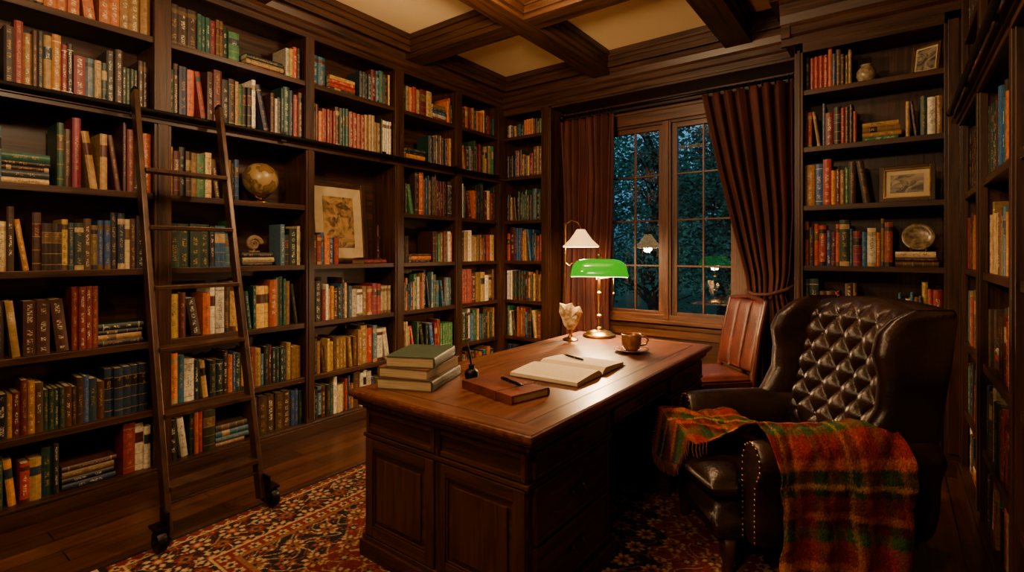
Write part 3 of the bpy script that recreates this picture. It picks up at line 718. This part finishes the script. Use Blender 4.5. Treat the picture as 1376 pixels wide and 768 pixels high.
mb=MB(); mb.tube([(-.02,0,0),(-.015,0,0)],.0078,12); mb.obj('band',[BRASS],Pn)
I0=empty('inkwell_with_pen',(-1.685,1.915,DT))
mb=MB(); mb.lathe([(.001,0),(.032,0),(.034,.01),(.034,.03),(.026,.042),(.014,.048),(.014,.062),(.018,.066),(.001,.066)],n=20); mb.obj('bottle',[IRON],I0,smooth=True,auto=35)
mb=MB(); mb.tube([(0,0,.05),(-.012,.004,.10),(-.03,.008,.15),(-.036,.01,.175)],[.003,.006,.0045,.001],8); mb.obj('pen',[IRON],I0,smooth=True)
C0=empty('coffee_cup_and_saucer',(-1.317,3.01,DT))
mb=MB(); mb.lathe([(.001,.002),(.045,.0),(.05,.004),(.085,.012),(.108,.020),(.108,.023),(.084,.017),(.05,.009),(.001,.008)],n=40); mb.obj('saucer',[CERAM],C0,smooth=True)
mb=MB(); mb.lathe([(.001,.010),(.034,.009),(.040,.014),(.052,.026),(.060,.05),(.062,.08),(.062,.112),(.0605,.114),(.058,.112),(.056,.06),(.045,.03),(.001,.022)],n=40)
mb.tube([(.055*math.cos(.6),.055*math.sin(.6),.095),(.085*math.cos(.6),.085*math.sin(.6),.10),(.105*math.cos(.6),.105*math.sin(.6),.077),(.09*math.cos(.6),.09*math.sin(.6),.048),(.052*math.cos(.6),.052*math.sin(.6),.038)],[.007,.007,.007,.007,.006],10); mb.obj('cup',[CERAM],C0,smooth=True)
mb=MB(); mb.lathe([(.001,.094),(.0565,.094),(.0565,.096),(.001,.096)],n=32); mb.obj('coffee',[COFFEE],C0)
A0=empty('mineral_sculpture',(-1.84,3.155,DT),math.radians(35))
mb=MB(); mb.lathe([(.001,0),(.055,0),(.057,.008),(.045,.016),(.020,.024),(.012,.04),(.014,.065),(.02,.075),(.02,.08),(.001,.085)],n=28); mb.obj('pedestal',[BRASS],A0,smooth=True,auto=30)
mb=MB(); rr=random.Random(4)
out=[(-.022,.078),(.022,.078),(.046,.11),(.062,.15),(.084,.20),(.066,.238),(.030,.228),(.010,.262),(-.034,.250),(-.078,.262),(-.084,.205),(-.062,.15),(-.048,.11)]
fr1=[(x,-.022+.008*rr.random(),z) for x,z in out]; bk=[(x*.95,.022+.008*rr.random(),z) for x,z in out]; n=len(out)
mid=[(x*.55,-.05+.02*rr.random(),.17+(z-.17)*.55) for x,z in out]
fs=[]; vs=fr1+bk+mid+[(0,-.036,.165),(0,.045,.16)]
for i in range(n):
    k=(i+1)%n; fs+= [(i,k,2*n+k),(i,2*n+k,2*n+i),(2*n+i,2*n+k,3*n),(n+k,n+i,3*n+1),(i,n+i,n+k,k)]
mb.add(vs,fs); mb.obj('crystal',[STONE],A0,recalc=True)
# banker's lamp
LP=(-1.75,3.42); Lm=empty('bankers_lamp',(*LP,DT),math.radians(22))
mb=MB(); mb.lathe([(.001,0),(.118,0),(.122,.008),(.116,.018),(.10,.024),(.092,.034),(.06,.044),(.034,.052),(.028,.066),(.018,.074),(.014,.1),(.013,.14),(.022,.15),(.024,.158),(.013,.168),(.011,.22),(.012,.30),(.018,.31),(.018,.325),(.010,.335),(.009,.44),(.001,.44)],n=40)
mb.tube([(-.02,0,.42),(-.024,0,.50),(-.01,0,.585),(0,0,.59)],.006); 
mb.tube([(0,0,.43),(.06,0,.435),(.10,0,.445),(.10,0,.50)],.005,8)
mb.sphere((0,0,.60),.014)
mb.tube([(.11,-.06,.44),(.111,-.061,.33)],.0014,6); mb.sphere((.111,-.061,.325),.007)
mb.obj('brass_stand',[BRASS],Lm,smooth=True,auto=35)
def shade_rows(sc,off):
    rows=[]; Lh=.215*sc+0
    for i in range(25):
        a=-1+2*i/24; e=(1-abs(a)**5)**.45 if abs(a)<1 else .02
        r=[]
        for j in range(17):
            th=math.pi*(.02+.96*j/16)
            ry=.095*max(e,.03)*(sc); rz=.135*(sc)*max(e,.03)
            r.append((a*Lh,-math.cos(th)*ry,.440+off+math.sin(th)*rz))
        rows.append(r)
    return rows
mb=MB(); mb.grid(shade_rows(1,0)); mb.obj('green_glass_shade',[GREEN],Lm,smooth=True)
mb=MB(); mb.grid(shade_rows(.965,-.003)); mb.obj('shade_lining',[SHADEIN],Lm,smooth=True)
mb=MB(); mb.tube([(-.07,0,.485),(-.05,0,.485),(.05,0,.485),(.07,0,.485)],[.006,.014,.014,.006],12); mb.obj('bulb',[BULB],Lm,smooth=True)
def point(name,loc,e,col,r,parent=None):
    l=bpy.data.lights.new(name,'POINT'); l.energy=e; l.color=col; l.shadow_soft_size=r
    o=bpy.data.objects.new(name,l); o.location=loc; S.collection.objects.link(o)
    if parent: o.parent=parent
    return o
point('lamp_light',(0,0,.45),115,(1,.60,.28),.05,Lm)
# floor lamp with swing arm
FL=empty('floor_lamp',(-2.42,4.05,0),0)
mb=MB(); mb.lathe([(.001,0),(.14,0),(.14,.012),(.12,.022),(.03,.03),(.012,.05),(.009,.1),(.009,1.64),(.014,1.65),(.014,1.66),(.001,1.67)],n=28)
mb.tube([(0,0,1.60),(.01,.01,1.66),(.05,.05,1.69),(.09,.08,1.67),(.11,.10,1.62),(.11,.10,1.58)],.006)
mb.sphere((.11,.10,1.605),.014)
mb.tube([(0,0,1.30),(.03,.03,1.27),(.05,.05,1.30)],.005)
mb.obj('brass_stem',[BRASS],FL,smooth=True,auto=35)
def pl(ins):
    rows=[]
    for r,zz in ((.035,1.605),(.04,1.60),(.062,1.565),(.10,1.51),(.158,1.455),(.162,1.445)):
        rows.append([(.11+(r-ins+(.004 if j%2 else 0)*r*8)*math.cos(2*math.pi*j/72),.10+(r-ins+(.004 if j%2 else 0)*r*8)*math.sin(2*math.pi*j/72),zz-ins*.6) for j in range(72)])
    m=MB(); m.grid(rows,True); return m
pl(0).obj('pleated_shade',[SHADE],FL,smooth=True)
pl(.004).obj('shade_lining',[SHADEL],FL,smooth=True)
mb=MB(); mb.sphere((.11,.10,1.50),.025); mb.obj('bulb',[BULB],FL,smooth=True)
point('shade_light',(.11,.10,1.44),42,(1,.60,.28),.05,FL)
# ---------------------------------------------------------------- wingback chair
CH=empty('wingback_armchair',(-.40,2.78,0),math.atan2(-.62,-.78))
def pillow(mb,fn,nrm,T,nu=40,nw=40,p=6,disp=None):
    rows=[]
    for i in range(nw+1):
        w_=.5-.5*math.cos(math.pi*i/nw)*1.0; w_=.35*w_+.65*i/nw
        ew=max(0,1-abs(2*w_-1)**p)**.5; fr_=[];bk=[]
        for j in range(nu+1):
            u=-1+2*j/nu; u=.35*math.sin(u*math.pi/2)+.65*u
            t=T*(max(0,1-abs(u)**p)**.5)*ew
            c=Vector(fn(u,w_)); n=Vector(nrm)
            dd=disp(u,w_) if disp else 0
            fr_.append(c+n*(t+dd)); bk.append(c-n*t)
        rows.append(fr_+bk[::-1])
    mb.grid(rows,True,cap=True)
def bfn(u,w_):
    y=.315*u*(1+.06*w_); z=.40+.74*w_+.035*math.cos(u*math.pi/2)*w_**4
    x=-.235-.19*w_+.05*u*u
    return (x,y,z)
KA,KB=2.5,4.6
def bdisp(u,w_):
    A=u*KA+w_*KB; B=u*KA-w_*KB
    m=min(1,max(0,(w_-.12)*8))*min(1,max(0,(.97-w_)*10))*min(1,(1-abs(u))*8)
    return m*(-.014+.052*(abs(math.sin(math.pi*A)*math.sin(math.pi*B)))**.5)
mb=MB(); pillow(mb,bfn,Vector((1,0,.22)).normalized(),.07,130,150,8,bdisp)
mb.obj('tufted_back',[LEATHER],CH,smooth=True,recalc=True)
mb=MB()
for A in range(-8,9):
    for B in range(-8,9):
        u=(A+B)/(2*KA); w_=(A-B)/(2*KB)
        if abs(u)<.93 and .14<w_<.95:
            c=Vector(bfn(u,w_))+Vector((1,0,.22)).normalized()*(.062)
            mb.sphere(c,.0125,10,sc=(.7,1,1))
mb.obj('buttons',[LEATHER],CH,smooth=True)
mb=MB()
pillow(mb,lambda u,w_:(-.345-.165*w_+.05*u*u*.6,.375*u*(1-.04*w_),.17+.985*w_+.02*math.cos(u*math.pi/2)*w_**4),(1,0,.1),.055,30,40,8)
mb.obj('outer_back',[LEATHER],CH,smooth=True,recalc=True)
def wing(sg):
    zz=[.56,.66,.76,.88,.98,1.06,1.12,1.17]; fx=[.02,-.07,-.13,-.14,-.12,-.15,-.22,-.34]; bx_=[-.40,-.41,-.42,-.44,-.46,-.47,-.48,-.48]
    def f(u,w_):
        z=.56+.60*w_; a=float(np.interp(z,zz,fx)); b=float(np.interp(z,zz,bx_)); t=(u+1)/2
        return (b+(a-b)*t, sg*(.365+.035*t*math.sin(math.pi*min(1,w_*1.1))), z)
    m=MB(); pillow(m,f,(0,1,0),.05,36,40,7); return m
for sg in (1,-1): wing(sg).obj('wing_%s'%('near' if sg>0 else 'far'),[LEATHER],CH,smooth=True,recalc=True)
ringp=[(.285,.18),(.282,.36),(.278,.47),(.282,.56),(.308,.62),(.36,.648),(.412,.636),(.446,.592),(.448,.545),(.422,.50),(.402,.44),(.398,.32),(.40,.18)]
for sg in (1,-1):
    mb=MB(); rows=[]
    for x,s_,dz in ((-.42,1,0),(-.30,1,0),(-.1,1,.0),(.12,1,.0),(.28,1,-.008),(.345,1.0,-.014),(.372,.94,-.02),(.378,.80,-.02)):
        rows.append([(x,sg*(.362+(y-.362)*s_),(.44+(z-.44)*(1-(1-s_)*.35))+dz*(z>.45)) for y,z in ringp])
    mb.grid(rows,True,cap=True); mb.obj('arm_%s'%('near' if sg>0 else 'far'),[LEATHER],CH,smooth=True,recalc=True,sub=2)
    mb=MB()
    rp=[Vector((0,sg*(.362+(y-.362)*.86),(.44+(z-.44)*.93)-.018*(z>.45))) for y,z in ringp]
    for i in range(len(rp)-1):
        a,b=rp[i],rp[i+1]; n=max(1,int((b-a).length/.021))
        for k in range(n):
            c=a.lerp(b,k/n); mb.sphere((.377,c.y,c.z),.0075,8,sc=(.6,1,1))
    mb.obj('nailheads_%s'%('near' if sg>0 else 'far'),[BRASS],CH,smooth=True)
mb=MB(); pillow(mb,lambda u,w_:(-.36+.87*w_,u*(.28+.025*min(1,max(0,(w_-.8)*10))),.255),(0,0,1),.10,30,40,14)
mb.obj('seat_rail',[LEATHER],CH,smooth=True,recalc=True)
def sst(a): a=min(1,max(0,a)); return a*a*(3-2*a)
mb=MB()
def sfn(u,w_):
    hw=.275+.06*sst((w_-.77)/.06); y=hw*u; x=-.26+.82*w_-.03*u*u*sst((w_-.8)/.2); return (x,y,.415+.022*(1-u*u)*math.sin(math.pi*w_))
pillow(mb,sfn,(0,0,1),.074,44,70,8); 
mb.obj('seat_cushion',[LEATHER],CH,smooth=True,recalc=True)
mb=MB()
for x in (.42,-.33):
    for y in (-.25,.25):
        mb.lathe([(.001,.012),(.02,.012),(.026,.03),(.02,.05),(.028,.08),(.036,.12),(.038,.17),(.001,.17)],x,y,0,16)
mb.obj('legs',[WD[2]],CH,smooth=True)
# throw blanket
def smooth_path(pts,n):
    pts=np.array(pts,float); d=np.r_[0,np.cumsum(np.hypot(*(np.diff(pts,axis=0).T)))]
    t=np.linspace(0,d[-1],n); y=np.interp(t,d,pts[:,0]); z=np.interp(t,d,pts[:,1])
    k=np.ones(9)/9
    for _ in range(2):
        y=np.convolve(np.pad(y,4,'edge'),k,'valid'); z=np.convolve(np.pad(z,4,'edge'),k,'valid')
    return t,y,z
bp=[(-.27,.535),(-.1,.535),(.06,.535),(.19,.535),(.245,.56),(.26,.61),(.30,.668),(.36,.685),(.43,.672),(.475,.61),(.478,.52),(.468,.40),(.475,.25),(.49,.14),(.50,.05)]
nb=260; t,py,pz=smooth_path(bp,nb); na=220
A=np.linspace(0,1,na); TT=t/t[-1]
xf=np.interp(TT,[0,.12,.24,.34,.42,.5,.65,1],[.69,.70,.66,.50,.38,.345,.33,.35])
xb_=np.interp(TT,[0,.2,.36,.5,.65,1],[.16,.06,-.10,-.20,-.20,-.16])
Xg=xb_[:,None]+(xf-xb_)[:,None]*A[None,:]
Xg+= .012*np.sin(14*TT[:,None]+0*A[None,:])
ss=t[:,None]*np.ones_like(Xg)
def nz2(x,y,seed,f):
    r=np.random.RandomState(seed); o=np.zeros_like(x)
    for k in range(5):
        a=r.rand()*6.28; ff=f*(.6+.9*r.rand()); o+=np.sin(ff*(np.cos(a)*x+np.sin(a)*y)+r.rand()*6.28)
    return o/2.5
soft=.5+.5*np.tanh(nz2(Xg,ss,3,9)*1.5)
wr=.024*np.abs(nz2(Xg,ss,1,14))*1.0+.014*np.abs(nz2(Xg,ss,5,30))*soft+.003*nz2(Xg,ss,8,70)
hang=np.clip((TT-.60)/.25,0,1)[:,None]
fold=.032*(.5+.5*np.sin(Xg*40+1.3+1.2*np.sin(ss*2.2)+nz2(Xg,ss,9,5)))
wr=wr*(1-.55*hang)+hang*fold
dy=np.gradient(py);dz=np.gradient(pz); ln=np.hypot(dy,dz); ny=-dz/ln; nz=dy/ln
sgn=np.where(nz[0]>0,1,-1); ny=ny*sgn; nz=nz*sgn
off=.008+np.abs(wr)
Yg=py[:,None]+ny[:,None]*off; Zg=pz[:,None]+nz[:,None]*off
seat=(np.clip((.40-TT)/.10,0,1))[:,None]; ov=np.clip(Xg-.555,0,None)*seat
Zg-= ov*1.3; Xg-= ov*.75
Zg=np.maximum(Zg,.03)
v=Xg+.03*nz2(Xg,ss,12,5)
u=ss+.03*nz2(Xg,ss,13,6)
R_=['861f10','b4581c','2a4420','b0842a','20341a','701a0e','a04a1c','3a140e','35502a','86280f']
WDT=np.array([3,1.6,2.4,.9,1.3,3,1.2,1.6,2.2,1.2]); ED=np.cumsum(WDT)/WDT.sum()
def stripes(p,per,shift=0):
    q=(p/per+shift)%1.0; out=np.zeros(p.shape+(3,)); prev=0
    for c,e in zip(R_,ED):
        mm=(q>=prev)&(q<e); out[mm]=hexl(c,1.0); prev=e
    return out,q
jit=.012*(np.random.rand(*u.shape)-.5)
Cu,q=stripes(u+jit,.40); Cv,_=stripes(v+jit,.28,.3)
Cc=Cu*.66+Cv*.34
nzv=np.random.rand(*u.shape)*.7+.6
Cc=Cc*nzv[...,None]
BK=empty('plaid_throw_blanket',CH.location,CH.rotation_euler[2])
vgrid('cloth',np.stack([Xg,Yg,Zg],-1),Cc,WOOL,BK,.007)
mb=MB()
for j in range(0,na,4):
    x,y,z=Xg[-1,j],Yg[-1,j],Zg[-1,j]; mb.tube([(x,y,z+.005),(x+.004,y+.004,z-.015),(x+random.uniform(-.01,.01),y+.006,max(.018,z-.04))],[.004,.004,.002],5)
    x,y,z=Xg[0,j],Yg[0,j],Zg[0,j]; mb.tube([(x,y,z),(x+.004,y-.02,z-.004),(x+random.uniform(-.01,.01),y-.045,z-.012)],[.004,.004,.002],5)
for i in range(0,nb,2):
    if TT[i]<.34:
        x,y,z=Xg[i,-1],Yg[i,-1],Zg[i,-1]; mb.tube([(x,y,z),(x+.004,y,z-.03),(x+.002,y+random.uniform(-.012,.012),z-.06)],[.0035,.0035,.002],5)
mb.obj('fringe',[noise_mat('wool_fringe',hexl('4a2012'),hexl('7a4a24'),(40,40,40),.9)],BK)
# ---------------------------------------------------------------- side chair
SC=empty('leather_side_chair',(-1.13,4.10,0),math.atan2(-.72,-.69))
mb=MB()
for y in (-.22,.22):
    mb.tube([(.21,y,0),(.21,y,.2),(.215,y,.43)],[.016,.02,.024],10); mb.tube([(-.24,y,0),(-.21,y,.25),(-.20,y,.45),(-.25,y,.78),(-.31,y,1.03)],[.018,.02,.024,.021,.018],10)
    mb.tube([(.20,y,.13),(-.22,y,.13)],.011,8)
mb.box(-.22,.23,-.235,-.20,.38,.44); mb.box(-.22,.23,.20,.235,.38,.44); mb.box(.195,.235,-.22,.22,.38,.44); mb.box(-.225,-.19,-.22,.22,.38,.44)
mb.tube([(0,-.22,.13),(0,.22,.13)],.011,8); mb.tube([(-.31,-.23,1.02),(-.325,0,1.05),(-.31,.23,1.02)],.02,10)
mb.obj('frame',[WR[2]],SC,smooth=False,bevel=.003)
mb=MB(); pillow(mb,lambda u,w_:(-.20+.44*w_,.225*u,.455),(0,0,1),.04,24,24,6); 
for s in (-1,0,1): pillow(mb,lambda u,w_:(-.195-.115*w_-.0*u,s*.148+.072*u,.50+.53*w_),(1,0,.2),.026,16,30,6)
mb.obj('leather_upholstery',[LEATHER2],SC,smooth=True,recalc=True)
# ---------------------------------------------------------------- shelf decor
G=empty('desk_globe',(XL-.15,1.885,1.751),math.radians(20))
def globe_mat():
    m,nt,b=newmat('antique_globe'); N=nt.nodes;L=nt.links
    tc=N.new('ShaderNodeTexCoord'); no=N.new('ShaderNodeTexNoise'); no.inputs['Scale'].default_value=9; no.inputs['Detail'].default_value=6
    cr=N.new('ShaderNodeValToRGB'); e=cr.color_ramp.elements; e[0].position=.47; e[0].color=(*hexl('92784a'),1); e[1].position=.53; e[1].color=(*hexl('75592f'),1); x=e.new(.5); x.color=(*hexl('4a3620'),1)
    L.new(tc.outputs['Object'],no.inputs[0]); L.new(no.outputs[0],cr.inputs[0]); L.new(cr.outputs[0],b.inputs['Base Color']); b.inputs['Roughness'].default_value=.35; return m
mb=MB(); mb.sphere((0,0,.175),.122,40); mb.obj('sphere',[globe_mat()],G,smooth=True)
mb=MB(); mb.lathe([(.001,0),(.075,0),(.075,.01),(.055,.018),(.02,.026),(.012,.035),(.014,.045),(.001,.05)],n=24)
mb.tube([(0,.134*math.cos(a),.175+.134*math.sin(a)) for a in [math.radians(-112+i*10) for i in range(19)]],.005,8); mb.obj('stand',[BRASS],G,smooth=True)
def picture(name,P0,w_,h,tilt,rz,fm,art,matw=.05,fw=.028):
    e=empty(name,P0,rz); e.rotation_euler=(-tilt,0,rz)
    mb=MB()
    for b in ((-w_/2,-w_/2+fw,0,h),(w_/2-fw,w_/2,0,h),(-w_/2+fw,w_/2-fw,0,fw),(-w_/2+fw,w_/2-fw,h-fw,h)): mb.box(b[0],b[1],-.014,.012,b[2],b[3],auto=True)
    mb.obj('frame',fm,e,bevel=.004)
    mb=MB()
    t=.006
    for b in ((-w_/2+fw-t,-w_/2+fw,fw-t,h-fw+t),(w_/2-fw,w_/2-fw+t,fw-t,h-fw+t),(-w_/2+fw,w_/2-fw,fw-t,fw),(-w_/2+fw,w_/2-fw,h-fw,h-fw+t)): mb.box(b[0],b[1],-.0165,-.012,b[2],b[3])
    mb.obj('gilt_slip',[BRASS],e)
    mb=MB(); mb.box(-w_/2+fw,w_/2-fw,-.001,.008,fw,h-fw); mb.obj('mat_board',[MATB],e)
    mb=MB(); mb.box(-w_/2+fw+matw,w_/2-fw-matw,-.003,0,fw+matw,h-fw-matw); mb.obj('artwork',[art],e)
picture('framed_engraving',(XL-.232,2.62,1.304),.56,.70,math.radians(5.0),math.radians(90),W,ART,.085,.045)
picture('framed_drawing',(.07,YR+.10,1.734),.30,.25,math.radians(10),math.radians(-4),W,ART2,.03,.032)
picture('framed_photograph',(.165,YR+.09,2.564),.155,.20,math.radians(12),math.radians(-24),WL,ART2,.012,.014)
zf=zfos+.001
mb=MB(); pts=[];rs=[]
for i in range(90):
    a=i*.2; r=.052*math.exp(-.11*a); pts.append((0,r*math.cos(a),.062+r*math.sin(a)-0)); rs.append(r*.42)
mb.tube(pts,rs,12); mb.box(-.02,.02,-.035,.035,0,.012); mb.tube([(0,0,0),(0,0,.03)],.008)
mb.obj('ammonite_fossil',[noise_mat('fossil',hexl('5a4630'),hexl('8a7050'),(30,30,30),.6,bump=.5,bscale=60)],smooth=True,loc=(XL-.10,1.81,zf+.0))
mb=MB(); mb.lathe([(.001,0),(.04,0),(.04,.008),(.015,.018),(.01,.05),(.018,.07),(.009,.09),(.008,.16),(.016,.18),(.02,.20),(.012,.205),(.011,.21),(.010,.30),(.001,.302)],n=20)
mb.obj('candlestick',[BRONZE],smooth=True,loc=(XL-.09,2.90,zcan+.001),auto=35)
mb=MB(); mb.lathe([(.001,0),(.03,0),(.045,.02),(.058,.055),(.055,.09),(.036,.115),(.03,.125),(.036,.132),(.03,.133),(.026,.12),(.001,.1)],n=28)
mb.obj('ceramic_vase',[noise_mat('crackle_glaze',hexl('5a4a34'),hexl('a89270'),(40,40,40),.3)],smooth=True,loc=(-.15,YR+.10,2.561))
PL=empty('decorative_plate',(.13,YR+.09,ztp+.001)); 
mb=MB(); rows=[]
for r,y in ((.001,.012),(.05,.012),(.062,.006),(.085,-.004),(.087,-.002),(.064,.01),(.05,.017),(.001,.017)):
    rows.append([(r*math.cos(2*math.pi*j/36),y+.02*math.sin(2*math.pi*j/36)*r/.087,.098+r*math.sin(2*math.pi*j/36)) for j in range(36)])
mb.grid(rows,True,cap=True); mb.obj('plate',[noise_mat('painted_plate',hexl('3a3026'),hexl('98845a'),(28,28,28),.25)],PL,smooth=True)
mb=MB(); mb.tube([(-.04,-.03,.03),(-.04,-.03,.006),(-.03,.05,.006),(0,.05,.12)],.004,8); mb.tube([(.04,-.03,.03),(.04,-.03,.006),(.03,.05,.006),(0,.05,.12)],.004,8); mb.obj('stand',[BRASS],PL)
# ---------------------------------------------------------------- pendant lamps, added out of view as fill light
def fill_pendant(x,y,zl,e):
    p=empty('added_fill_pendant',(x,y,0))
    mb=MB(); mb.lathe([(.001,ZC-.03),(.06,ZC-.03),(.06,ZC-.001),(.001,ZC-.001)],n=20); mb.tube([(0,0,zl+.12),(0,0,ZC-.02)],.006); mb.lathe([(.001,zl+.10),(.03,zl+.10),(.02,zl+.13),(.001,zl+.13)],n=16)
    mb.obj('canopy_and_rod',[BRASS],p,smooth=True,auto=35)
    mb=MB(); rows=[]
    for r,z in ((.012,zl+.12),(.03,zl+.11),(.04,zl+.095)): rows.append([(r*math.cos(2*math.pi*j/32),r*math.sin(2*math.pi*j/32),z) for j in range(32)])
    mb.grid(rows,True); mb.obj('glass_shade',[SHADE],p,smooth=True)
    point('added_fill_light',(0,0,zl-.03),e,(1,.63,.32),.10,p)
fill_pendant(-1.75,.55,2.66,115)
fill_pendant(-.7,-.7,2.7,75)
fill_pendant(-1.75,2.35,2.90,118)
# ---------------------------------------------------------------- camera
cam=bpy.data.cameras.new('camera'); co=bpy.data.objects.new('camera',cam); S.collection.objects.link(co); S.camera=co
cam.sensor_width=36; cam.lens=36*685/1376; cam.shift_y=-46/1376
co.location=(0,0,1.4); co.rotation_euler=(math.pi/2,0,math.radians(36.8)); cam.clip_start=.05
